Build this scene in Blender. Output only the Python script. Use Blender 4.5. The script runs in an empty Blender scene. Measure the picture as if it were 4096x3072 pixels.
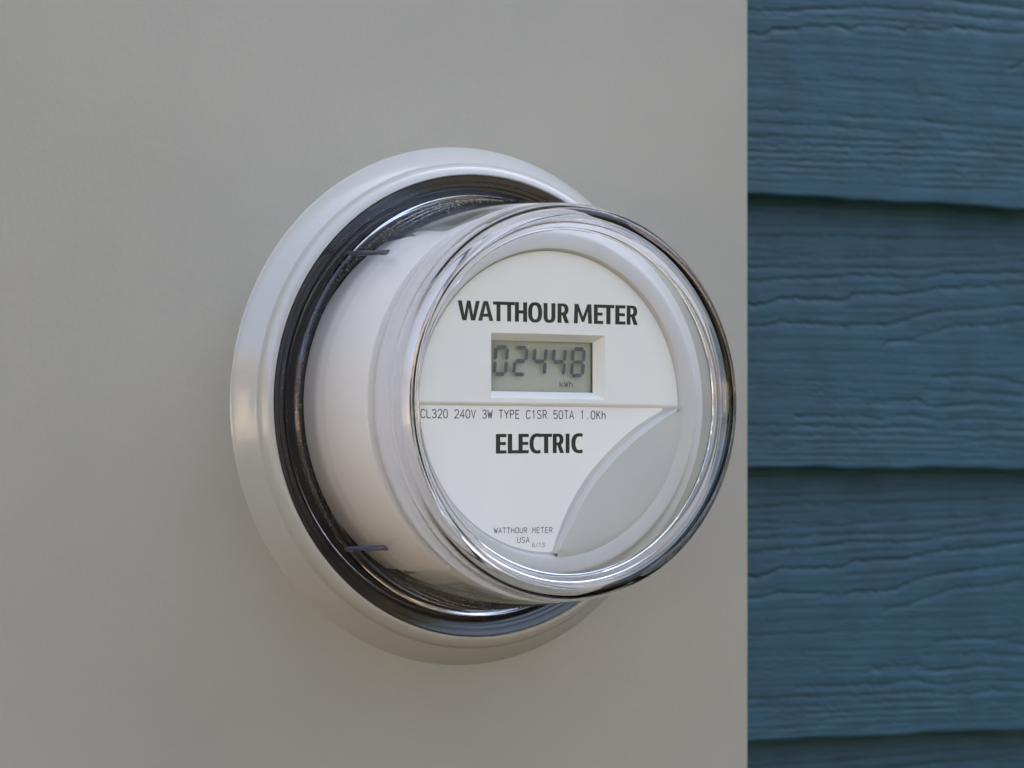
import bpy, bmesh, math, random
import numpy as np
from mathutils import Vector

random.seed(7)
rng = np.random.default_rng(11)
scene = bpy.context.scene
COL = scene.collection
MM = 0.001

# ------------------------------------------------------------------ camera
cam_data = bpy.data.cameras.new("camera")
cam = bpy.data.objects.new("camera", cam_data)
COL.objects.link(cam)
cam.location = (-0.61171503, -1.05569997, -0.02910571)
cam.rotation_euler = (math.radians(90.0), 0.0, math.radians(-30.9))
cam_data.sensor_width = 36.0
cam_data.lens = 14000.0 / 4096.0 * 36.0
cam_data.shift_y = 424.0 / 4096.0
cam_data.clip_start = 0.02
cam_data.clip_end = 2000.0
cam_data.dof.use_dof = True
cam_data.dof.focus_distance = 1.165
cam_data.dof.aperture_fstop = 13.0
scene.camera = cam

# ------------------------------------------------------------------ sky + sun
SUN_EL, SUN_AZ = math.radians(50.0), math.radians(38.0)      # azimuth clockwise from +Y
world = bpy.data.worlds.new("World")
scene.world = world
world.use_nodes = True
wn = world.node_tree
bg = wn.nodes["Background"]
sky = wn.nodes.new("ShaderNodeTexSky")
sky.sky_type = 'NISHITA'
sky.sun_disc = False
sky.sun_elevation = SUN_EL
sky.sun_rotation = SUN_AZ
sky.air_density = 0.6
sky.dust_density = 6.0
sky.ozone_density = 0.0
wn.links.new(sky.outputs[0], bg.inputs[0])
bg.inputs[1].default_value = 0.15

sun_data = bpy.data.lights.new("sun", 'SUN')
sun_data.energy = 4.0
sun_data.angle = math.radians(0.53)
sun_data.color = (1.0, 0.95, 0.86)
sun = bpy.data.objects.new("sun", sun_data)
COL.objects.link(sun)
sd = Vector((math.sin(SUN_AZ) * math.cos(SUN_EL), math.cos(SUN_AZ) * math.cos(SUN_EL), math.sin(SUN_EL)))
sun.rotation_euler = sd.to_track_quat('Z', 'Y').to_euler()

scene.view_settings.view_transform = 'Standard'
scene.view_settings.look = 'None'
scene.view_settings.exposure = 2.95
scene.view_settings.gamma = 1.0

scene.render.engine = 'CYCLES'
cy = scene.cycles
cy.use_denoising = True
try:
    cy.denoiser = 'OPENIMAGEDENOISE'
except Exception:
    pass
cy.max_bounces = 24
cy.diffuse_bounces = 6
cy.glossy_bounces = 10
cy.transmission_bounces = 20
cy.transparent_max_bounces = 12
cy.caustics_reflective = True
cy.caustics_refractive = True
cy.blur_glossy = 0.0
cy.sample_clamp_indirect = 8.0

# ------------------------------------------------------------------ materials
def mat(name, color, rough=0.5, spec=0.5, **kw):
    m = bpy.data.materials.new(name)
    m.use_nodes = True
    b = m.node_tree.nodes["Principled BSDF"]
    b.inputs["Base Color"].default_value = (*color, 1)
    b.inputs["Roughness"].default_value = rough
    b.inputs["Specular IOR Level"].default_value = spec
    for k, v in kw.items():
        b.inputs[k.replace("_", " ")].default_value = v
    return m

def nodes(m):
    nt = m.node_tree
    return nt, nt.nodes, nt.links, nt.nodes["Principled BSDF"]

def add_noise(m, scale, detail=3.0, coords="Object"):
    nt, N, L, b = nodes(m)
    tc = N.new("ShaderNodeTexCoord")
    n = N.new("ShaderNodeTexNoise")
    n.inputs["Scale"].default_value = scale
    n.inputs["Detail"].default_value = detail
    L.new(tc.outputs[coords], n.inputs["Vector"])
    return n

def add_bump(m, layers):
    """layers: list of (noise scale, distance)"""
    nt, N, L, b = nodes(m)
    prev = None
    for sc, dist in layers:
        n = add_noise(m, sc, 2.0)
        bp = N.new("ShaderNodeBump")
        bp.inputs["Strength"].default_value = 1.0
        bp.inputs["Distance"].default_value = dist
        L.new(n.outputs["Fac"], bp.inputs["Height"])
        if prev:
            L.new(prev.outputs["Normal"], bp.inputs["Normal"])
        prev = bp
    L.new(prev.outputs["Normal"], b.inputs["Normal"])

def add_tone(m, scale, c0, c1, lo=0.35, hi=0.65, detail=3.0):
    nt, N, L, b = nodes(m)
    n = add_noise(m, scale, detail)
    r = N.new("ShaderNodeValToRGB")
    r.color_ramp.elements[0].position = lo
    r.color_ramp.elements[1].position = hi
    r.color_ramp.elements[0].color = (*c0, 1)
    r.color_ramp.elements[1].color = (*c1, 1)
    L.new(n.outputs["Fac"], r.inputs["Fac"])
    L.new(r.outputs["Color"], b.inputs["Base Color"])
    return r

GREY = (0.338, 0.333, 0.262)
m_box = mat("grey_enamel_paint", GREY, 0.42, 0.5)
add_tone(m_box, 11.0, (0.329, 0.321, 0.260), (0.354, 0.343, 0.279))
add_bump(m_box, [(420.0, 0.00006), (1100.0, 0.00004)])
m_ring = mat("grey_ring_paint", (0.415, 0.425, 0.38), 0.16, 0.8)
add_bump(m_ring, [(380.0, 0.00005), (900.0, 0.00002)])
m_black = mat("black_plastic", (0.010, 0.010, 0.012), 0.2, 0.75)
m_body = mat("white_body_plastic", (0.77, 0.765, 0.71), 0.4, 0.45)
m_face = mat("white_face_plastic", (0.82, 0.825, 0.75), 0.45, 0.4)
m_bezel = mat("off_white_bezel_plastic", (0.565, 0.565, 0.535), 0.45, 0.4)
m_label = mat("white_label_paper", (0.88, 0.868, 0.80), 0.55, 0.3)
m_moon = mat("pale_grey_plastic", (0.54, 0.54, 0.505), 0.42, 0.4)
m_ink = mat("charcoal_ink", (0.012, 0.012, 0.013), 0.6, 0.2)
m_print = mat("grey_print", (0.045, 0.047, 0.056), 0.6, 0.2)
m_lcd = mat("lcd_backing", (0.42, 0.425, 0.345), 0.35, 0.3)
m_seg_gap_shade = mat("lcd_segment_and_gap_shade", (0.075, 0.078, 0.10), 0.3, 0.4)
m_clear = mat("clear_polycarbonate", (0.985, 0.99, 1.0), 0.0, 0.5, Transmission_Weight=1.0, IOR=1.52)
m_rib = mat("smoky_clear_plastic", (0.11, 0.125, 0.16), 0.06, 0.6, Transmission_Weight=0.35, IOR=1.5)
m_clip = mat("dark_clip", (0.04, 0.04, 0.045), 0.4, 0.5)
m_pollen = mat("pollen_dust", (0.56, 0.48, 0.29), 0.9, 0.1)
m_speck = mat("dark_speck", (0.09, 0.06, 0.05), 0.9, 0.1)
m_blue = mat("blue_siding_paint", (0.030, 0.078, 0.112), 0.38, 0.32)
add_tone(m_blue, 60.0, (0.009, 0.051, 0.070), (0.013, 0.066, 0.090))
add_bump(m_blue, [(1500.0, 0.00005)])
m_ground = mat("dry_soil", (0.24, 0.18, 0.12), 0.9, 0.2)
add_tone(m_ground, 0.8, (0.052, 0.040, 0.025), (0.078, 0.060, 0.037))

# ------------------------------------------------------------------ helpers
def link(name, mesh, m, parent=None):
    o = bpy.data.objects.new(name, mesh)
    COL.objects.link(o)
    if m is not None and not mesh.materials:
        mesh.materials.append(m)
    if parent is not None:
        o.parent = parent
    return o

def empty(name, label=None, cat=None):
    o = bpy.data.objects.new(name, None)
    o.empty_display_size = 0.05
    COL.objects.link(o)
    return tag(o, label, cat)

def tag(o, label=None, cat=None, group=None, kind=None):
    if label: o["label"] = label
    if cat: o["category"] = cat
    if group: o["group"] = group
    if kind: o["kind"] = kind
    return o

def smooth(mesh, angle=35.0):
    mesh.polygons.foreach_set("use_smooth", [True] * len(mesh.polygons))
    mesh.set_sharp_from_angle(angle=math.radians(angle))
    mesh.update()

def lathe(name, prof, m, parent=None, seg=256, angle=35.0, closed=True, rfun=None):
    """prof: (radius mm, depth toward viewer mm); axis is the meter's axis (-Y)"""
    bm = bmesh.new()
    rings = []
    for r, d in prof:
        if r < 1e-6:
            rings.append([bm.verts.new((0, -d * MM, 0))])
            continue
        ring = []
        for i in range(seg):
            a = 2 * math.pi * i / seg
            rr = r if rfun is None else rfun(r, d, a)
            ring.append(bm.verts.new((rr * MM * math.cos(a), -d * MM, rr * MM * math.sin(a))))
        rings.append(ring)
    n = len(rings)
    for k in range(n if closed else n - 1):
        A, B = rings[k], rings[(k + 1) % n]
        if len(A) == 1 and len(B) == 1:
            continue
        for i in range(seg):
            j = (i + 1) % seg
            if len(A) == 1:
                bm.faces.new((A[0], B[j], B[i]))
            elif len(B) == 1:
                bm.faces.new((A[i], A[j], B[0]))
            else:
                bm.faces.new((A[i], A[j], B[j], B[i]))
    bmesh.ops.recalc_face_normals(bm, faces=bm.faces)
    me = bpy.data.meshes.new(name)
    bm.to_mesh(me); bm.free()
    smooth(me, angle)
    return link(name, me, m, parent)

def curve_mesh(name, loops, depth=0.0, bevel=0.0, res=2):
    """filled plate from closed loops in the X/Z plane (mm); front at +extrude"""
    cu = bpy.data.curves.new(name, 'CURVE')
    cu.dimensions = '2D'
    cu.fill_mode = 'BOTH'
    cu.extrude = max(depth / 2 - bevel, 0) * MM
    cu.bevel_depth = bevel * MM
    cu.bevel_resolution = res
    cu.offset = -bevel * MM
    for lp in loops:
        sp = cu.splines.new('POLY')
        sp.points.add(len(lp) - 1)
        for p, (x, z) in zip(sp.points, lp):
            p.co = (x * MM, z * MM, 0, 1)
        sp.use_cyclic_u = True
    ob = bpy.data.objects.new(name, cu)
    COL.objects.link(ob)
    dg = bpy.context.evaluated_depsgraph_get()
    me = bpy.data.meshes.new_from_object(ob.evaluated_get(dg))
    bpy.data.objects.remove(ob)
    bpy.data.curves.remove(cu)
    me.name = name
    return me

def to_wall(me, dmm):
    """curve XY plane -> X/Z plane at depth d, front facing the viewer (-Y)"""
    co = np.empty(len(me.vertices) * 3, np.float32)
    me.vertices.foreach_get("co", co)
    co = co.reshape(-1, 3)
    out = np.stack([co[:, 0], -dmm * MM - co[:, 2], co[:, 1]], 1)
    me.vertices.foreach_set("co", out.astype(np.float32).ravel())
    me.update()
    return me

def plate(name, loops, top, thick, m, parent=None, bevel=0.0):
    me = to_wall(curve_mesh(name, loops, thick, bevel), top - thick / 2)
    if bevel:
        smooth(me, 30)
    return link(name, me, m, parent)

def pydata(name, V, F, m, parent=None):
    me = bpy.data.meshes.new(name)
    me.from_pydata(V, [], F)
    me.update()
    return link(name, me, m, parent)

def arc(cx, cz, rx, rz, a0, a1, n):
    return [(cx + rx * math.cos(math.radians(a0 + (a1 - a0) * i / n)),
             cz + rz * math.sin(math.radians(a0 + (a1 - a0) * i / n))) for i in range(n + 1)]

def sarc(cx, cz, rx, rz, a0, a1, n, p=2.6):
    out = []
    for i in range(n + 1):
        a = math.radians(a0 + (a1 - a0) * i / n)
        c, s = math.cos(a), math.sin(a)
        out.append((cx + rx * math.copysign(abs(c) ** (2 / p), c), cz + rz * math.copysign(abs(s) ** (2 / p), s)))
    return out

# ------------------------------------------------------------------ setting: ground
GZ = -1.30
bm = bmesh.new()
bmesh.ops.create_grid(bm, x_segments=8, y_segments=8, size=400)
me = bpy.data.meshes.new("ground"); bm.to_mesh(me); bm.free()
g = link("ground", me, m_ground)
g.location = (0, 0, GZ)
tag(g, kind="structure")

# ------------------------------------------------------------------ what the clear cover mirrors: the yard across
m_stucco = mat("peach_stucco", (0.50, 0.40, 0.27), 0.85, 0.2)
m_roof = mat("brown_shingle", (0.10, 0.07, 0.055), 0.8, 0.2)
m_pane = mat("window_glass", (0.02, 0.025, 0.03), 0.08, 0.5)
m_trim = mat("white_trim", (0.7, 0.69, 0.66), 0.5, 0.3)
m_bark = mat("bark", (0.10, 0.075, 0.055), 0.9, 0.1)
m_leaf = mat("leaf", (0.10, 0.13, 0.03), 0.6, 0.3)
add_tone(m_leaf, 1.3, (0.02, 0.032, 0.010), (0.085, 0.072, 0.020))

def box_mesh(V, F, x0, x1, y0, y1, z0, z1):
    o = len(V)
    V += [(x0, y0, z0), (x1, y0, z0), (x1, y1, z0), (x0, y1, z0), (x0, y0, z1), (x1, y0, z1), (x1, y1, z1), (x0, y1, z1)]
    F += [tuple(o + i for i in f) for f in ((3, 2, 1, 0), (4, 5, 6, 7), (0, 1, 5, 4), (1, 2, 6, 5), (2, 3, 7, 6), (3, 0, 4, 7))]

house = empty("neighbouring_house", "peach stucco house across the yard, mirrored in the clear cover", "house")
house.location = (-10.5, -3.2, GZ)
V, F = [], []
box_mesh(V, F, -3, 3, -5, 5, 0, 2.9)
o = len(V)
V += [(-3, -5, 2.9), (3, -5, 2.9), (0, -5, 4.6), (-3, 5, 2.9), (3, 5, 2.9), (0, 5, 4.6)]
F += [(o, o + 1, o + 2), (o + 5, o + 4, o + 3)]
pydata("wall", V, F, m_stucco, house)
V = [(-3.4, -5.4, 2.70), (0, -5.4, 4.70), (3.4, -5.4, 2.70), (-3.4, 5.4, 2.70), (0, 5.4, 4.70), (3.4, 5.4, 2.70)]
V += [(x, y, z + 0.12) for x, y, z in V]
F = [(0, 1, 4, 3), (1, 2, 5, 4), (6, 9, 10, 7), (7, 10, 11, 8), (0, 3, 9, 6), (2, 8, 11, 5), (0, 6, 7, 1), (1, 7, 8, 2), (3, 4, 10, 9), (4, 5, 11, 10)]
pydata("roof", V, F, m_roof, house)
for wy in (-3.0, 0.2, 3.2):
    V, F = [], []
    box_mesh(V, F, 3.0, 3.06, wy - .7, wy + .7, 0.9, 1.0); box_mesh(V, F, 3.0, 3.06, wy - .7, wy + .7, 2.2, 2.3)
    box_mesh(V, F, 3.0, 3.06, wy - .7, wy - .6, 1.0, 2.2); box_mesh(V, F, 3.0, 3.06, wy + .6, wy + .7, 1.0, 2.2)
    w = pydata("window", V, F, m_trim, house)
    V, F = [], []
    box_mesh(V, F, 3.0, 3.02, wy - .6, wy + .6, 1.0, 2.2)
    pydata("pane", V, F, m_pane, w)

TREE_LABELS = ["tall tree across the yard nearest the peach house", "tallest tree across the yard, straight out from the meter",
               "broad tall tree in the far right corner of the yard past the added greenery", "tall tree on the right side of the yard between two others",
               "slender tree on the right side of the yard closest to the siding wall"]
def make_tree(x, y, h, crown, seed):
    rnd = random.Random(seed)
    t = empty("tree" if h > 4 else "bush", TREE_LABELS[seed - 30], "tree" if h > 4 else "bush")
    t["group"] = "trees across the yard" if h > 4 else "bushes across the yard"
    t.location = (x, y, GZ)
    bm = bmesh.new()
    bmesh.ops.create_cone(bm, cap_ends=True, segments=10, radius1=0.05 * h * .55, radius2=0.02 * h * .5, depth=h * .6)
    bmesh.ops.translate(bm, vec=(0, 0, h * .3), verts=bm.verts)
    for _ in range(6):
        a = rnd.uniform(0, 6.28); L = h * rnd.uniform(.2, .32)
        g2 = bmesh.ops.create_cone(bm, cap_ends=True, segments=6, radius1=.05, radius2=.015, depth=L)
        d = Vector((math.cos(a) * .7, math.sin(a) * .7, .7))
        q = d.to_track_quat('Z', 'Y').to_matrix()
        z0 = h * rnd.uniform(.32, .55)
        for v in g2["verts"]:
            v.co = q @ (v.co + Vector((0, 0, L / 2))) + Vector((0, 0, z0))
    me = bpy.data.meshes.new("trunk"); bm.to_mesh(me); bm.free()
    link("trunk", me, m_bark, t)
    V, F = [], []
    clumps = []
    for _ in range(64):
        while True:
            c = Vector((rnd.uniform(-1, 1), rnd.uniform(-1, 1), rnd.uniform(-1, 1)))
            if c.length < 1: break
        clumps.append((Vector((c.x * crown, c.y * crown, h * .55 + c.z * h * .43)), rnd.uniform(.3, .6) * crown * .6))
    for c, rad in clumps:
        for _ in range(70):
            n = Vector((rnd.gauss(0, 1), rnd.gauss(0, 1), rnd.gauss(0, 1))).normalized()
            p = c + n * rad * rnd.uniform(.5, 1.0)
            u = n.orthogonal().normalized(); q = (u + Vector((rnd.uniform(-.6, .6),) * 3)).normalized(); w_ = n.cross(q)
            s_ = rnd.uniform(.14, .26)
            o = len(V)
            V += [tuple(p - q * s_), tuple(p + w_ * s_ * .6), tuple(p + q * s_), tuple(p - w_ * s_ * .6)]
            F.append((o, o + 1, o + 2, o + 3))
    pydata("crown", V, F, m_leaf, t)
for i_, (x, y, h, c) in enumerate(((-5.0, -13.5, 11.5, 3.8), (1.0, -13.0, 13.0, 4.2), (15.0, -11.0, 9.0, 3.6), (15.5, -5.5, 10.0, 3.8), (16.0, -0.5, 9.0, 3.2))):  # unseen trees; front ones made taller to block sky light ahead of the meter
    make_tree(x, y, h, c, 30 + i_)

# unseen clipped greenery, added to darken and even out the cover window's reflection
added_hedge = empty("added_hedge", "long clipped dark green hedge across the yard between two tall trees", "added_hedge")
added_hedge.location = (7.5, -11.6, GZ)
HW, HD, HH = 5.0, 0.6, 2.42
V, F = [], []
box_mesh(V, F, -HW + .1, HW - .1, -HD + .1, HD - .1, 0.0, HH - .1)
rh = random.Random(77)
for _ in range(9000):
    side = rh.random()
    if side < .62:
        p = Vector((rh.uniform(-HW, HW), HD * rh.choice((1, 1, 1, -1)), rh.uniform(0, HH)))
    elif side < .94:
        p = Vector((rh.uniform(-HW, HW), rh.uniform(-HD, HD), HH))
    else:
        p = Vector((HW * rh.choice((-1, 1)), rh.uniform(-HD, HD), rh.uniform(0, HH)))
    p += Vector((rh.gauss(0, .03), rh.gauss(0, .04), rh.gauss(0, .035)))
    n = Vector((rh.gauss(0, 1), rh.gauss(0, 1), rh.gauss(0, 1))).normalized()
    u = n.orthogonal().normalized(); w_ = n.cross(u); s_ = rh.uniform(.035, .06)
    o = len(V)
    V += [tuple(p - u * s_), tuple(p + w_ * s_ * .6), tuple(p + u * s_), tuple(p - w_ * s_ * .6)]
    F.append((o, o + 1, o + 2, o + 3))
m_hedge = mat("hedge_leaf", (0.02, 0.035, 0.012), 0.7, 0.2)
pydata("foliage", V, F, m_hedge, added_hedge)

# ------------------------------------------------------------------ siding wall
wall = empty("siding_wall", "dark blue wood grain lap siding wall behind the grey meter box", "wall")

def grain_field(lines, x, t):
    """x, t arrays (mm). lines: list of (points, depth, width)"""
    h = np.zeros_like(x)
    for pts, depth, width in lines:
        px = np.array([p[0] for p in pts]); pt = np.array([p[1] for p in pts])
        jx = np.arange(-5, 150, 0.7)
        jit = np.convolve(rng.normal(0, 1, jx.size), np.ones(4) / 4, 'same') * 0.42
        c = np.interp(x[0], px, pt) + np.interp(x[0], jx, jit)
        fade = np.clip((x[0] - px[0] + 0.4) / 1.2, 0, 1) if px[0] > 1 else np.ones_like(x[0])
        fade = fade * (np.clip((px[-1] + 0.4 - x[0]) / 1.2, 0, 1) if px[-1] < 136 else 1)
        mod = 0.8 + 0.35 * np.interp(x[0], jx, np.convolve(rng.normal(0, 1, jx.size), np.ones(9) / 5, 'same'))
        u = (t - c[None, :]) / width
        prof = np.where(u < 0, np.exp(-(u / 0.62) ** 2), np.exp(-(u / 1.9) ** 2))
        h -= (1.25 if depth > 0.22 else 1.1) * depth * prof * (fade * np.clip(mod, 0.25, 1.4))[None, :]
    return h

def conv(lst, board):
    out = []
    for x, y in lst:
        u = (x - 105) / 1187
        if board == 'A':
            t = (y - (365 + 5 * u)) / (1170 - 50 * u) * 105.5
        else:
            t = 105.5 + (y - (845 + 60 * u)) / (1195 - 55 * u) * 105.5
        out.append((u * 136.5, t))
    return out

A = [
 ([(105,440),(600,430),(1292,400)],.12,.5), ([(105,465),(500,450),(1292,425)],.16,.5), ([(105,492),(600,475),(1292,455)],.16,.5),
 ([(105,540),(250,530),(400,520),(520,515),(700,520),(900,515),(1292,490)],.30,.6),
 ([(105,572),(500,560),(1292,518)],.14,.5), ([(105,600),(500,585),(900,560),(1292,540)],.18,.5),
 ([(105,640),(300,625),(500,615),(700,600),(900,590),(1292,562)],.30,.6),
 ([(105,672),(400,655),(600,650),(750,655),(1000,620),(1292,592)],.30,.6),
 ([(105,730),(300,715),(450,700),(520,685),(700,690),(800,685),(950,660),(1292,640)],.40,.7),
 ([(105,835),(160,825),(200,805),(300,800),(370,805),(390,795),(420,803),(480,795),(510,770),(640,762),(720,767),(800,745),(900,725),(1100,710),(1292,685)],.48,.75),
 ([(105,925),(200,905),(300,905),(400,910),(480,915),(510,903),(640,900),(740,870),(760,855),(900,825),(1100,800),(1292,780)],.45,.7),
 ([(622,1020),(628,985),(660,968),(720,960),(800,935),(880,905),(950,885),(1100,880),(1200,860),(1292,845)],.42,.7),
 ([(820,1118),(1000,1100),(1150,1110),(1292,1145)],.30,.9), ([(780,1170),(1000,1165),(1292,1178)],.30,.9),
 ([(560,1230),(750,1215),(830,1240),(1000,1220),(1292,1235)],.34,.8),
 ([(230,1305),(450,1300),(600,1300),(720,1280),(850,1300),(1000,1280),(1292,1290)],.36,.7),
 ([(105,1350),(500,1345),(720,1330),(900,1340),(1100,1325),(1292,1335)],.32,.6),
 ([(105,1390),(500,1380),(720,1370),(1292,1372)],.28,.6), ([(105,1420),(700,1402),(1292,1405)],.22,.5),
 ([(105,1452),(700,1430),(1292,1432)],.18,.5), ([(105,1480),(700,1460),(1292,1455)],.12,.4)]
B = [
 ([(700,-60),(900,-30),(1292,20)],.40,.7),
 ([(105,28),(250,30),(300,30),(330,22),(400,20),(600,8),(760,22),(900,32),(1100,55),(1292,70)],.42,.7),
 ([(105,135),(160,125),(180,110),(280,115),(310,98),(380,100),(450,92),(500,110),(560,92),(620,95),(730,115),(775,90)],.50,.75),
 ([(800,108),(900,108),(950,98),(1050,110),(1150,122),(1292,125)],.50,.75),
 ([(1180,282),(1230,262),(1292,232)],.45,.8),
 ([(360,300),(450,330),(560,350),(760,360)],.16,1.0), ([(105,370),(350,390),(600,380),(760,385)],.16,.9),
 ([(760,420),(850,400),(950,430),(1292,465)],.24,.9),
 ([(105,470),(400,480),(500,500),(760,510),(900,530),(1292,560)],.26,.8),
 ([(105,530),(450,545),(700,565),(900,565),(1292,600)],.28,.7), ([(105,585),(500,605),(800,600),(1292,635)],.30,.6),
 ([(105,622),(500,632),(800,635),(1292,668)],.28,.6), ([(105,655),(500,660),(800,668),(1292,700)],.28,.55),
 ([(105,690),(500,700),(1292,730)],.24,.5), ([(105,720),(500,728),(1292,760)],.22,.5),
 ([(105,752),(500,760),(1292,792)],.18,.5), ([(105,785),(600,800),(1292,825)],.14,.5)]
def fine_lines(n, seed):
    """hairline grain between the main figure"""
    q = random.Random(seed); out = []
    for i in range(n):
        t0 = 2 + 102 * (i + q.random()) / n
        x0 = q.uniform(-20, 60) if q.random() < .5 else 0
        pts = [(x0 + (137 - x0) * j / 6, t0 + q.gauss(0, .35) + 1.6 * math.sin(j * .9 + t0 * .06) * .35 - j * .25) for j in range(7)]
        out.append((pts, q.uniform(.05, .2), q.uniform(.3, .55)))
    return out
LA = [(conv(p, 'A'), d, w) for p, d, w in A]
LB = [(conv(p, 'B'), d, w) for p, d, w in B] + fine_lines(84, 3)
LA += fine_lines(84, 5)

EXPO = 0.10485
X0 = 0.1625
fine_x = np.arange(0.150, 0.318, 0.00055)
xs = np.concatenate([[0.1225, 0.138], fine_x, np.linspace(0.325, 1.2, 12)])

def board(zb, lines):
    ts = np.concatenate([[-20.0, -8.0], np.arange(-1.0, 104.6, 0.47), [104.8, 105.2, 105.5]])
    xx, tt = np.meshgrid((xs - X0) * 1000, ts)
    h = grain_field(lines, xx, tt)
    # shallow fine brushed relief along the grain
    low = rng.normal(0, 1, tt.shape)
    k = np.ones(9) / 9
    low = np.apply_along_axis(lambda r: np.convolve(r, k, 'same'), 1, low)
    h += low * 0.035
    wob = 0.06 * np.sin(xx / 23 + tt / 17) + 0.05 * np.sin(xx / 9.0 - tt / 30 + 1)
    h += wob
    edge = np.clip((105.5 - tt) / 1.0, 0, 1)
    h = h * np.clip((105.5 - tt) / 2.0, 0, 1) - 0.5 * (1 - edge) ** 2
    dd = -59.5 + 12.5 * tt / 105.5 + h
    Z = zb + (105.5 - tt) * MM
    if True:
        wav = 0.0003 * np.sin(xx / 11.0) + 0.00018 * np.sin(xx / 4.3 + 2)
        Z = Z + wav * np.clip((tt - 100) / 5.5, 0, 1)
    nr, nc = tt.shape
    V = np.stack([np.broadcast_to(xs, tt.shape), -dd * MM, Z], -1).reshape(-1, 3)
    idx = np.arange(nr * nc).reshape(nr, nc)
    F = np.stack([idx[:-1, :-1], idx[1:, :-1], idx[1:, 1:], idx[:-1, 1:]], -1).reshape(-1, 4)
    # underside and back edge
    bot = V[idx[-1]].copy()
    back = bot.copy(); back[:, 1] = 0.0605
    o = len(V)
    V = np.concatenate([V, back])
    bi = np.arange(nc) + o
    F2 = np.stack([idx[-1, :-1], bi[:-1], bi[1:], idx[-1, 1:]], -1)
    F = np.concatenate([F, F2])
    me = bpy.data.meshes.new("siding_board")
    me.vertices.add(len(V)); me.vertices.foreach_set("co", V.astype(np.float32).ravel())
    me.loops.add(F.size); me.loops.foreach_set("vertex_index", F.astype(np.int32).ravel())
    me.polygons.add(len(F)); me.polygons.foreach_set("loop_start", np.arange(0, F.size, 4, dtype=np.int32))
    me.update(calc_edges=True); me.validate()
    smooth(me, 55)
    return link("siding_board", me, m_blue, wall)

for k, lines in ((0, LB), (1, LA), (2, LA), (3, LA)):
    board(0.0842 - k * EXPO, lines)
V = []
for y in (0.0610, 0.085):
    V += [(-5.0, y, GZ), (7.0, y, GZ), (7.0, y, 2.6), (-5.0, y, 2.6)]
pydata("sheathing", V, [(0, 1, 2, 3), (4, 7, 6, 5), (0, 3, 7, 4), (1, 5, 6, 2), (0, 4, 5, 1), (3, 2, 6, 7)], m_blue, wall)

# ------------------------------------------------------------------ meter box
bm = bmesh.new()
bmesh.ops.create_cube(bm, size=1.0)
bx0, bx1, bz0, bz1, by1 = -0.34, 0.1212, -0.40, 0.46, 0.0595
bmesh.ops.scale(bm, vec=(bx1 - bx0, by1, bz1 - bz0), verts=bm.verts)
bmesh.ops.translate(bm, vec=((bx0 + bx1) / 2, by1 / 2, (bz0 + bz1) / 2), verts=bm.verts)
bmesh.ops.bevel(bm, geom=list(bm.edges), offset=0.0014, segments=4, profile=0.5, affect='EDGES')
me = bpy.data.meshes.new("meter_box"); bm.to_mesh(me); bm.free()
smooth(me, 40)
box = link("meter_box", me, m_box)
tag(box, "flat grey painted metal box panel the round meter is mounted on", "meter box")

# ------------------------------------------------------------------ sealing ring
ring = lathe("sealing_ring",
      [(90.4, -0.2), (90.0, 0.2), (89.65, 0.8), (89.25, 1.6), (84.7, 6.9), (84.25, 7.35), (84.0, 7.7), (83.85, 8.3), (83.7, 9.3), (83.2, 10.4), (82.4, 11.3),
       (81.4, 12.0), (80.6, 12.3), (80.1, 12.35), (79.85, 12.1), (79.7, 11.4), (79.7, -0.2)],
      m_ring, seg=320, angle=50)
tag(ring, "wide grey painted collar ring seated on the panel around the meter base", "ring")

# ------------------------------------------------------------------ meter
meter = empty("electric_meter", "round electric watthour meter under a clear domed cover with digital display", "electric meter")

base_prof = [(79.6, 0.5), (79.6, 11.5), (79.35, 11.8), (77.9, 11.62), (77.75, 11.95), (77.3, 11.9), (77.15, 11.45),
             (75.95, 11.3), (75.8, 10.6), (75.3, 10.55), (75.2, 11.15), (74.75, 11.05), (74.6, 10.8), (74.45, 6.6), (73.5, 5.6),
             (72.0, 4.6), (68.0, 3.8), (63.0, 3.8), (62.0, 5.4), (62.0, 0.5)]
lathe("base", base_prof, m_black, meter, seg=256, angle=25)

# white body: full radius on the sides, set back above and below
def body_r(r, d, a):
    e = math.degrees(abs(math.asin(max(-1, min(1, math.sin(a))))))
    return r - (1.9 if e > 59.5 else 0.0)
body_prof = [(60, 5.0), (64.1, 5.0), (64.4, 5.6), (64.35, 21.0), (64.5, 21.4), (63.7, 48.4), (63.3, 49.2), (62.0, 49.5), (60.2, 49.6), (58, 49.6), (58, 5.0)]
body = lathe("body", body_prof, m_body, meter, seg=360, angle=30, rfun=body_r)

face_prof = [(58.0, 49.6), (60.4, 49.6), (60.6, 52.4), (62.6, 52.6), (63.2, 53.2), (63.2, 54.5), (62.6, 55.4), (61.0, 56.1), (59.4, 56.9), (58.4, 58.0), (57.6, 59.0), (57.0, 59.45), (56.2, 59.6),
             (51.9, 59.6), (51.6, 59.5), (50.6, 57.2), (50.6, 49.6)]
lathe("bezel", face_prof, m_bezel, meter, seg=256, angle=28)

for s in (1, -1):
    a = math.radians(180 - s * 60.5)
    cx, cz = 63.4 * math.cos(a), 63.4 * math.sin(a)
    bm = bmesh.new()
    bmesh.ops.create_cube(bm, size=1.0)
    for v in bm.verts:
        v.co = Vector((v.co.x * 2.2 * MM, v.co.y * 4.5 * MM, v.co.z * 1.6 * MM))
    bmesh.ops.bevel(bm, geom=list(bm.edges), offset=0.0003, segments=2, affect='EDGES')
    me = bpy.data.meshes.new("clip"); bm.to_mesh(me); bm.free()
    c = link("clip", me, m_clip, meter)
    c.location = (cx * MM, -0.020, cz * MM)
    c.rotation_euler = (0, -a, 0.3)

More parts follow.
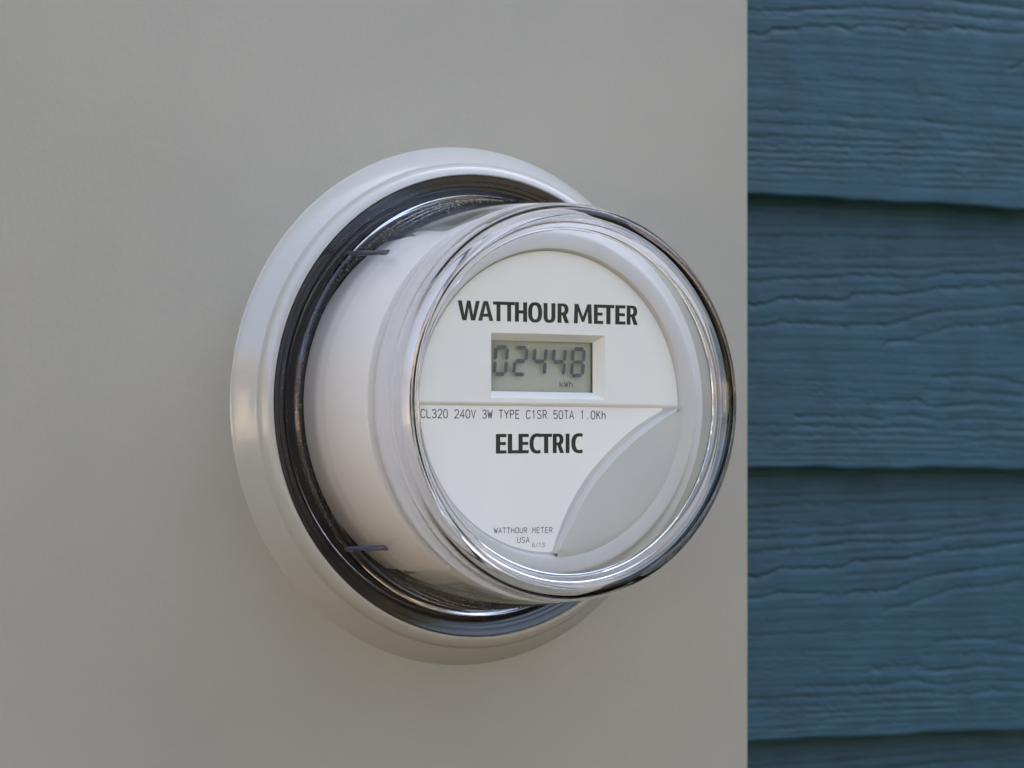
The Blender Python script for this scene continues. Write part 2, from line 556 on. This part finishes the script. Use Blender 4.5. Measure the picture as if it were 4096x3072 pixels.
# floor of the dial
FLOOR = 57.0
plate("dial_floor", [[(50.89, -0.9)] + [(-50.89, -0.9)] + arc(0, 0, 50.9, 50.9, 181.5, 358.5, 120)], FLOOR, 1.5, m_moon, meter)

# upper plate with the window cut-out
CH = 0.05
a0 = math.degrees(math.asin(CH / 50.7))
outer = [(-50.7, CH)] + [(50.7, CH)] + arc(0, 0, 50.7, 50.7, a0 + 0.5, 180 - a0 - 0.5, 120)
LO = [(-23.4, 1.35), (21.45, 1.35), (21.45, 22.97), (-23.4, 22.97)]
LI = [(-20.84, 3.75), (18.84, 3.75), (18.84, 20.65), (-20.84, 20.65)]
TOP = 58.0
up = plate("upper_plate", [outer, LO], TOP, 2.6, m_face, meter)
# sloped lip along the straight edge
V, F = [], []
for x in (-50.6, 52.3):
    V += [(x * MM, -TOP * MM, CH * MM), (x * MM, -(TOP - 0.12) * MM, (CH - 0.5) * MM), (x * MM, -(FLOOR + 0.25) * MM, (CH - 1.2) * MM), (x * MM, -(FLOOR - 0.3) * MM, (CH - 1.35) * MM)]
F = [(0, 1, 5, 4), (1, 2, 6, 5), (2, 3, 7, 6)]
lip = pydata("edge_lip", V, F, m_face, up)
smooth(lip.data, 60)
# display frame (four sloped walls)
LD = 54.1
V = [(x * MM, -TOP * MM, z * MM) for x, z in LO] + [(x * MM, -LD * MM, z * MM) for x, z in LI] + [(x * MM, -(LD - 1.6) * MM, z * MM) for x, z in LI]
F = [(i, (i + 1) % 4, 4 + (i + 1) % 4, 4 + i) for i in range(4)] + [(4 + i, 4 + (i + 1) % 4, 8 + (i + 1) % 4, 8 + i) for i in range(4)]
frame = pydata("display_frame", V, F, m_face, up)
frame.data.materials.append(m_seg_gap_shade)
for p in list(frame.data.polygons)[4:]:
    p.material_index = 1  # dark gap walls paint in the frame's shadow beside the screen

lcd = plate("display", [[(-21.0, 3.6), (19.0, 3.6), (19.0, 20.8), (-21.0, 20.8)]], LD - 1.3, 0.5, m_lcd, meter)

# seven segment digits
SW, SH, HT = 4.35, 8.92, 0.66      # spans between segment centres, half thickness
SHEAR = 0.0875
def seg_poly(x0, z0, x1, z1, h, g=0.16, end=None):
    L = math.hypot(x1 - x0, z1 - z0); ux, uz = (x1 - x0) / L, (z1 - z0) / L
    nx, nz = -uz, ux
    a, b = g, L - g
    e = h * 0.92
    return [(x0 + ux * a, z0 + uz * a), (x0 + ux * (a + e) + nx * h, z0 + uz * (a + e) + nz * h),
            (x0 + ux * (b - e) + nx * h, z0 + uz * (b - e) + nz * h), (x0 + ux * b, z0 + uz * b),
            (x0 + ux * (b - e) - nx * h, z0 + uz * (b - e) - nz * h), (x0 + ux * (a + e) - nx * h, z0 + uz * (a + e) - nz * h)]
w2, h2 = SW / 2, SH / 2
SEGS = {'a': (-w2, h2, w2, h2), 'b': (w2, h2, w2, 0), 'c': (w2, 0, w2, -h2), 'd': (-w2, -h2, w2, -h2),
        'e': (-w2, -h2, -w2, 0), 'f': (-w2, 0, -w2, h2), 'g': (-w2, 0, w2, 0)}
DIG = {'0': 'abcdef', '2': 'abged', '4': 'fgbc', '8': 'abcdefg'}
ZC = 13.92
for k, ch in enumerate("02448"):
    cx = -17.2 + 7.55 * k
    loops = []
    for s in DIG[ch]:
        loops.append([(cx + x + SHEAR * z, ZC + z) for x, z in seg_poly(*SEGS[s], HT)])
    plate("digit", loops, LD, 0.05, m_seg_gap_shade, lcd)

# ------------------------------------------------------------------ label and crescent
label_loop = [(-49.9, -1.35), (44.0, -1.05)] + [(44.75, -1.15), (45.0, -1.55), (44.75, -2.05)] + \
    [(39.4, -4.75), (34.46, -7.5), (29.6, -10.9), (25.0, -14.55), (20.7, -18.4), (16.78, -22.27), (13.7, -25.8), (10.95, -29.45), (7.9, -34.1), (5.14, -39.3), (3.0, -44.2), (1.3, -49.2), (0.9, -49.65), (0.3, -49.75)] + \
    arc(0, 0, 49.9, 49.9, 269.0, 181.8, 60)
label = plate("label", [label_loop], FLOOR + 0.14, 0.25, m_label, meter)

bev = [(52.0, -0.25), (45.5, -3.35), (39.37, -6.73), (33.2, -10.65), (27.51, -15.05), (22.9, -18.95), (18.7, -23.02), (15.0, -27.15), (11.69, -31.43), (8.6, -36.2), (5.89, -41.26), (3.4, -45.6), (1.27, -50.3)]
def catmull(P, n=6):
    out = []
    for i in range(len(P) - 1):
        p0 = P[max(i - 1, 0)]; p1 = P[i]; p2 = P[i + 1]; p3 = P[min(i + 2, len(P) - 1)]
        for j in range(n):
            t = j / n
            out.append(tuple(0.5 * (2 * p1[q] + (p2[q] - p0[q]) * t + (2 * p0[q] - 5 * p1[q] + 4 * p2[q] - p3[q]) * t * t + (3 * p1[q] - p0[q] - 3 * p2[q] + p3[q]) * t ** 3) for q in (0, 1)))
    out.append(P[-1])
    return out
bc = catmull(bev)
# crescent: sloped bright edge, flat top running out to a shallow groove inside the bezel
CT = 60.1
rows = []
n = len(bc)
for i, (x, z) in enumerate(bc):
    tx, tz = (bc[min(i + 1, n - 1)][0] - bc[max(i - 1, 0)][0], bc[min(i + 1, n - 1)][1] - bc[max(i - 1, 0)][1])
    L = math.hypot(tx, tz); nx, nz = -tz / L, tx / L        # to the right / below of the travel direction (toward the bezel)
    if nx * 1 + nz * -1 < 0: nx, nz = -nx, -nz
    taper = min(1.0, 0.25 + 4.0 * min(i / n, 1 - i / n))
    s = 0.75 * taper
    ang = math.atan2(z, x)
    # matching point on the outer arc
    f = i / (n - 1)
    oa = math.radians(-0.4 - 88.0 * f)
    R1, R2, R3 = 49.1, 50.5, 51.75
    top_in = (x + nx * s, z + nz * s)
    pts = [(x - nx * 0.25, z - nz * 0.25, FLOOR - 0.2), (x, z, FLOOR + 0.15), (x + nx * s * .85, z + nz * s * .85, CT - 0.15), (*top_in, CT)]
    q = (R1 * math.cos(oa), R1 * math.sin(oa))
    pts += [(top_in[0] * .5 + q[0] * .5, top_in[1] * .5 + q[1] * .5, CT), (*q, CT)]
    pts += [(R2 * math.cos(oa), R2 * math.sin(oa), CT - 0.24), (R3 * math.cos(oa), R3 * math.sin(oa), 59.56)]
    rows.append(pts)
V = [(x * MM, -d * MM, z * MM) for r in rows for x, z, d in r]
k = len(rows[0])
F = [(i * k + j, i * k + j + 1, (i + 1) * k + j + 1, (i + 1) * k + j) for i in range(n - 1) for j in range(k - 1)]
moon = pydata("crescent_plate", V, F, m_moon, meter)
bm = bmesh.new(); bm.from_mesh(moon.data); bmesh.ops.recalc_face_normals(bm, faces=bm.faces); bm.to_mesh(moon.data); bm.free()
smooth(moon.data, 32)

# ------------------------------------------------------------------ lettering
def bold_glyphs():
    G = {}
    G['E'] = (.52, [[(0,0),(0,1),(.52,1),(.52,.835),(.215,.835),(.215,.59),(.49,.59),(.49,.43),(.215,.43),(.215,.165),(.52,.165),(.52,0)]])
    G['L'] = (.52, [[(0,0),(0,1),(.215,1),(.215,.165),(.52,.165),(.52,0)]])
    G['I'] = (.2, [[(0,0),(0,1),(.2,1),(.2,0)]])
    G['T'] = (.58, [[(0,1),(.58,1),(.58,.835),(.395,.835),(.395,0),(.185,0),(.185,.835),(0,.835)]])
    G['H'] = (.64, [[(0,0),(0,1),(.21,1),(.21,.59),(.43,.59),(.43,1),(.64,1),(.64,0),(.43,0),(.43,.425),(.21,.425),(.21,0)]])
    G['W'] = (1.14, [[(0,1),(.215,1),(.345,.28),(.475,1),(.655,1),(.79,.28),(.93,1),(1.14,1),(.90,0),(.68,0),(.565,.62),(.455,0),(.235,0)]])
    G['M'] = (.96, [[(0,0),(.035,1),(.24,1),(.48,.36),(.72,1),(.925,1),(.96,0),(.755,0),(.735,.62),(.545,.08),(.415,.08),(.225,.62),(.205,0)]])
    G['A'] = (.79, [[(0,0),(.275,1),(.515,1),(.79,0),(.575,0),(.53,.205),(.26,.205),(.215,0)], [(.297,.365),(.493,.365),(.395,.80)]])
    o = sarc(.37, .5, .37, .52, 0, 356, 60, 2.5); i_ = sarc(.37, .5, .155, .355, 0, 350, 40, 2.5)
    G['O'] = (.74, [o, i_])
    G['U'] = (.62, [[(0, 1)] + sarc(.31, .33, .31, .345, 180, 360, 26, 2.4) + [(.62, 1), (.41, 1)] + sarc(.31, .33, .10, .19, 360, 180, 18, 2.4) + [(.21, 1)]])
    G['R'] = (.61, [[(0,0),(0,1),(.30,1)] + sarc(.30, .70, .275, .30, 88, -62, 18, 2.3) + [(.61,0),(.385,0),(.245,.395),(.21,.395),(.21,0)],
                    [(.21,.545),(.21,.85),(.28,.85)] + sarc(.28, .70, .085, .15, 85, -85, 10, 2.3) + [(.28,.545)]])
    c = sarc(.42, .5, .42, .52, 62, 298, 44, 2.4) + [(.62, .185)] + sarc(.42, .5, .20, .355, 296, 64, 30, 2.4) + [(.565, .815)]
    G['C'] = (.60, [[(.60, .975), (.565, .815)] + sarc(.42, .5, .20, .35, 75, 285, 30, 2.4) + [(.565, .185), (.60, .025)] + sarc(.42, .5, .42, .52, 292, 68, 44, 2.4)])
    return G
BOLD = bold_glyphs()

def bold_text(name, items, p0, p1, cap, wtot, d, m, parent):
    """items: (char, start, end) in cap heights; p0 -> p1 baseline in mm"""
    ux, uz = p1[0] - p0[0], p1[1] - p0[1]
    bm = bmesh.new()
    for n_, (ch, s, e) in enumerate(items):
        w, loops = BOLD[ch]
        L = []
        for lp in loops:
            pts = []
            for x, z in lp:
                t = (s + x / w * (e - s)) / wtot
                pts.append((p0[0] + ux * t, p0[1] + uz * t + z * cap))
            L.append(pts)
        me = to_wall(curve_mesh("g", L, 0, 0), d + 0.004 * (n_ % 2))
        bm.from_mesh(me); bpy.data.meshes.remove(me)
    me = bpy.data.meshes.new(name); bm.to_mesh(me); bm.free()
    return link(name, me, m, parent)

WM = [('W',0,1.14),('A',1.05,1.84),('T',1.82,2.39),('T',2.37,2.95),('H',2.96,3.60),('O',3.65,4.39),('U',4.46,5.09),('R',5.20,5.82),
      ('M',6.07,7.04),('E',7.14,7.64),('T',7.60,8.24),('E',8.29,8.85),('R',8.91,9.52)]
bold_text("lettering", WM, (-36.06, 26.76), (34.5, 26.85), 6.52, 9.52, TOP + 0.03, m_ink, up)
EL = [('E',0,.53),('L',.593,1.126),('E',1.126,1.644),('C',1.68,2.245),('T',2.222,2.815),('R',2.852,3.43),('I',3.504,3.704),('C',3.793,4.385)]
bold_text("lettering", EL, (-20.96, -17.05), (13.04, -16.62), 6.5, 4.385, FLOOR + 0.17, m_ink, label)

def A_(cx, cz, rx, rz, a0, a1, n=10):
    return arc(cx, cz, rx, rz, a0, a1, n)
MONO = {  # strokes in a .58 x 1 box
 'C': [A_(.29,.70,.27,.30,20,180,9) + A_(.29,.30,.27,.30,180,340,9)],
 'L': [[(.06,1),(.06,0),(.54,0)]],
 '3': [[(.03,.82)] + A_(.28,.76,.23,.24,155,-80,10) + [(.2,.52)], [(.2,.52)] + A_(.28,.26,.27,.26,85,-155,11)],
 '2': [[(.04,.74)] + A_(.29,.74,.25,.26,175,-20,10) + [(.46,.52),(.04,.0),(.55,0)]],
 '0': [A_(.29,.70,.25,.30,0,180,10) + A_(.29,.30,.25,.30,180,360,10) + [(.54,.70)]],
 '4': [[(.42,0),(.42,1),(.03,.28),(.57,.28)]],
 'V': [[(.02,1),(.29,0),(.56,1)]],
 'W': [[(.0,1),(.15,0)],[(.15,0),(.29,.78)],[(.29,.78),(.43,0)],[(.43,0),(.58,1)]],
 'T': [[(.02,1),(.56,1)], [(.29,1),(.29,0)]],
 'Y': [[(.02,1),(.29,.46),(.56,1)], [(.29,.46),(.29,0)]],
 'P': [[(.07,0),(.07,1),(.32,1)] + A_(.32,.76,.21,.24,80,-80,8) + [(.32,.52),(.07,.52)]],
 'E': [[(.53,1),(.07,1),(.07,0),(.54,0)], [(.07,.53),(.46,.53)]],
 '1': [[(.12,.80),(.30,1),(.30,0)]],
 'S': [A_(.29,.75,.24,.25,20,200,9) + [(.16,.57),(.42,.45)] + A_(.29,.26,.25,.26,25,-160,10)],
 'R': [[(.07,0),(.07,1),(.32,1)] + A_(.32,.76,.21,.24,80,-80,8) + [(.32,.52),(.07,.52)], [(.30,.52),(.54,0)]],
 '5': [[(.50,1),(.10,1),(.07,.55)] + A_(.28,.32,.26,.32,120,-150,11)],
 'A': [[(.02,0),(.29,1),(.56,0)], [(.12,.33),(.46,.33)]],
 '.': [[(.24,.06),(.36,.06)]],
 'K': [[(.07,1),(.07,0)], [(.53,1),(.07,.42)], [(.22,.60),(.55,0)]],
 'h': [[(.07,1),(.07,0)], [(.07,.45)] + A_(.29,.42,.22,.24,170,0,9) + [(.51,0)]],
 'k': [[(.07,1),(.07,0)], [(.49,.68),(.07,.28)], [(.22,.44),(.52,0)]],
 'O': [A_(.29,.70,.26,.30,0,180,10) + A_(.29,.30,.26,.30,180,360,10) + [(.55,.70)]],
 'U': [[(.05,1),(.05,.28)] + A_(.29,.28,.24,.28,180,360,10) + [(.53,1)]],
 'H': [[(.06,1),(.06,0)], [(.52,1),(.52,0)], [(.06,.53),(.52,.53)]],
 'M': [[(.04,0),(.04,1),(.29,.42),(.54,1),(.54,0)]],
 '6': [[(.46,.95)] + A_(.33,.62,.28,.38,75,180,8) + [(.05,.35)] + A_(.29,.29,.24,.29,180,520,18)],
 '/': [[(.04,-.08),(.50,1.02)]],
}

def ribbon(pts, hw):
    """quads along a polyline with mitred joints"""
    P = [Vector(p) for p in pts]
    P = [p for i, p in enumerate(P) if i == 0 or (p - P[i - 1]).length > 1e-6]
    Lf, Rt = [], []
    n_ = len(P)
    for i in range(n_):
        d0 = (P[i] - P[i - 1]).normalized() if i > 0 else (P[1] - P[0]).normalized()
        d1 = (P[i + 1] - P[i]).normalized() if i < n_ - 1 else d0
        n0 = Vector((-d0.y, d0.x)); n1 = Vector((-d1.y, d1.x))
        mm = n0 + n1
        if mm.length < 1e-4: mm = n0
        mm.normalize()
        k_ = min(hw / max(mm.dot(n0), 0.35), hw * 2.2)
        Lf.append(P[i] + mm * k_); Rt.append(P[i] - mm * k_)
    return Lf, Rt

def mono_text(name, text, p0, p1, cap, d, m, parent, wide=None, hw=0.062, pitch_n=None):
    """fixed pitch lettering; p0 left edge of the first box, p1 right edge of the last"""
    nchar = len(text)
    total = math.hypot(p1[0] - p0[0], p1[1] - p0[1])
    pitch = total / (nchar - 1 + 0.80)
    wch = pitch * 0.80
    ux, uz = (p1[0] - p0[0]) / total, (p1[1] - p0[1]) / total
    V, F = [], []
    e = 0
    for k_, ch in enumerate(text):
        if ch == ' ': continue
        for st in MONO[ch]:
            e += 1
            pts = [(x / .58 * wch, z * cap) for x, z in st]
            Lf, Rt = ribbon(pts, hw * cap)
            base = len(V)
            for a_, b_ in zip(Lf, Rt):
                for q in (a_, b_):
                    x = p0[0] + ux * (k_ * pitch + q.x); z = p0[1] + uz * (k_ * pitch + q.x) + q.y
                    V.append((x * MM, -(d + 0.003 * (e % 3)) * MM, z * MM))
            for i in range(len(Lf) - 1):
                F.append((base + 2 * i, base + 2 * i + 1, base + 2 * i + 3, base + 2 * i + 2))
    return pydata(name, V, F, m, parent)

DL = FLOOR + 0.17
mono_text("lettering", "CL320 240V 3W TYPE C1SR 50TA 1.0Kh", (-49.5, -5.45), (22.15, -5.2), 2.72, DL, m_print, label)
mono_text("lettering", "WATTHOUR METER", (-21.64, -43.42), (1.04, -43.40), 1.75, DL, m_print, label)
mono_text("lettering", "USA", (-12.75, -46.66), (-7.95, -46.66), 1.85, DL, m_print, label)
mono_text("lettering", "6/13", (-6.84, -48.15), (-2.05, -48.12), 1.38, DL, m_print, label)
mono_text("unit_lettering", "kWh", (5.67, 5.42), (10.96, 5.46), 2.0, LD, m_seg_gap_shade, lcd, hw=0.07)

# ------------------------------------------------------------------ clear cover
outer_p = [(72.3, 5.4), (72.8, 6.6), (73.0, 8.2), (73.0, 9.8), (72.9, 10.9), (72.7, 11.7), (72.35, 12.5), (71.95, 13.1), (71.55, 13.6), (71.25, 14.2), (71.05, 15.0), (70.9, 16.2), (70.8, 17.6), (70.65, 19.0),
           (69.2, 34.0), (67.6, 52.0), (66.6, 62.5), (66.35, 66.0), (66.15, 69.0), (65.8, 71.5), (65.0, 73.6), (63.8, 75.2), (62.4, 75.8), (61.2, 75.5),
           (60.5, 74.6), (60.1, 73.3), (59.75, 72.2), (59.1, 71.85), (58.3, 71.8), (57.6, 71.8), (0, 71.8)]
inner_p = [(0, 69.2), (56.6, 69.2), (57.0, 69.2), (57.25, 68.5), (57.8, 68.4), (58.05, 69.1), (58.5, 69.2), (59.3, 69.35), (60.1, 70.2), (60.7, 71.6), (61.4, 72.9), (62.1, 73.1), (62.8, 72.3), (63.2, 70.6), (63.35, 68.5), (63.45, 66.9), (63.38, 65.5), (63.38, 64.2), (63.55, 62.9), (63.9, 61.7), (64.35, 60.0), (64.6, 58.0), (65.0, 52.0), (66.6, 34.0), (68.3, 16.0),
           (68.5, 12.5), (68.6, 7.6), (69.4, 5.4), (71.2, 5.0)]
cover = lathe("cover", outer_p + inner_p, m_clear, meter, seg=320, angle=40)

# two moulded pegs along the cover
for x, z, x2, z2 in ((-51.1, 50.95, -50.2, 49.85), (-51.9, -49.0, -50.7, -48.25)):
    V, F = [], []
    ns = 16; R = 0.9
    ax = Vector((x, z)).normalized()
    stations = [11.5, 12.2, 14, 20, 28, 34]
    for d in stations:
        for i in range(ns):
            t = 2 * math.pi * i / ns
            q = (d - 12) / 24
            V.append(((x + (x2 - x) * q + R * math.cos(t)) * MM, -d * MM, (z + (z2 - z) * q + R * math.sin(t)) * MM))
    last = len(V)
    for i in range(ns):
        t = 2 * math.pi * i / ns
        cut = 36.4 + 1.5 * math.sin(t) * (1 if z > 0 else -1)
        V.append(((x2 + R * math.cos(t)) * MM, -cut * MM, (z2 + R * math.sin(t)) * MM))
    nst = len(stations) + 1
    for s in range(nst - 1):
        for i in range(ns):
            F.append((s * ns + i, s * ns + (i + 1) % ns, (s + 1) * ns + (i + 1) % ns, (s + 1) * ns + i))
    F.append(tuple(range(last, last + ns)))
    F.append(tuple(reversed(range(ns))))
    peg = pydata("peg", V, F, m_rib, cover)
    bm = bmesh.new(); bm.from_mesh(peg.data); bmesh.ops.recalc_face_normals(bm, faces=bm.faces); bm.to_mesh(peg.data); bm.free()
    smooth(peg.data, 40)

# pollen and dust caught on the cover
def cover_r(d):
    P = [(p[1], p[0]) for p in outer_p[4:24]]
    for (d0, r0), (d1, r1) in zip(P, P[1:]):
        if d0 <= d <= d1:
            return r0 + (r1 - r0) * (d - d0) / (d1 - d0)
    return P[-1][1]
V, F = [], []
def speck(p, nrm, size, stretch=1.0, sdir=None):
    nrm = nrm.normalized()
    t = sdir.normalized() if sdir is not None else nrm.cross(Vector((random.random(), random.random(), random.random()))).normalized()
    t = (t - nrm * t.dot(nrm)).normalized()
    b = nrm.cross(t)
    o = len(V)
    for k_ in range(5):
        a_ = 2 * math.pi * k_ / 5 + random.random() * .6
        rr = size * random.uniform(.6, 1.2)
        V.append(tuple(p + t * math.cos(a_) * rr * stretch + b * math.sin(a_) * rr + nrm * size * 0.02))
    V.append(tuple(p + nrm * size * 0.7))
    for k_ in range(5):
        F.append((o + k_, o + (k_ + 1) % 5, o + 5))
def on_cover(a_, d):
    r = cover_r(d)
    return Vector((r * math.cos(a_), -d, r * math.sin(a_))) * MM, Vector((math.cos(a_), -0.09, math.sin(a_)))
for _ in range(850):        # top
    p, nn = on_cover(math.radians(random.gauss(96, 24)), 14.0 + random.expovariate(1 / 9.0))
    speck(p, nn, random.uniform(.07, .19) * MM)
for _ in range(150):        # left foot
    p, nn = on_cover(math.radians(random.uniform(150, 225)), 13.0 + random.expovariate(1 / 2.2))
    speck(p, nn, random.uniform(.06, .17) * MM)
for _ in range(26):         # streaks below
    a_ = random.uniform(218, 272); d = random.uniform(16, 55); slope = random.uniform(.35, .7)
    for j in range(random.randint(10, 34)):
        d2 = d + j * .55 + random.gauss(0, .1); aa = math.radians(a_ + j * slope + random.gauss(0, .12))
        if d2 > 64: break
        if random.random() < .4: continue
        p, nn = on_cover(aa, d2)
        speck(p, nn, random.uniform(.07, .16) * MM, random.uniform(1, 2.6), Vector((-math.sin(aa), -.8, math.cos(aa))))
for _ in range(60):
    p, nn = on_cover(math.radians(random.uniform(0, 360)), random.uniform(14, 66))
    speck(p, nn, random.uniform(.05, .12) * MM)
for _ in range(150):        # clear flange
    a_ = random.uniform(0, 2 * math.pi); r = random.choice([76.7, 74.6, 72.6]) + random.gauss(0, .4)
    speck(Vector((r * math.cos(a_), -12.25, r * math.sin(a_))) * MM, Vector((0, -1, 0)), random.uniform(.05, .12) * MM)
dust = pydata("pollen_specks", V, F, m_pollen, cover)
tag(dust, kind="stuff")

# tiny specks stuck on the painted panel
V, F = [], []
for x, z, s in ((-86.5, 69.2, .35), (-128.4, 61.6, .3), (-155, 83.5, .3), (-137, 32.8, .32), (-88, 114, .28), (-148, 34, .22), (-60, 95, .14), (-97, 10, .2)):
    speck(Vector((x * MM, -0.00002, z * MM)), Vector((0, -1, 0)), s * MM)
for _ in range(80):
    speck(Vector((random.uniform(-165, 118) * MM, -0.00002, random.uniform(-130, 125) * MM)), Vector((0, -1, 0)), random.uniform(.09, .2) * MM)
sp = pydata("dirt_specks", V, F, m_pollen, box)
tag(sp, kind="stuff")
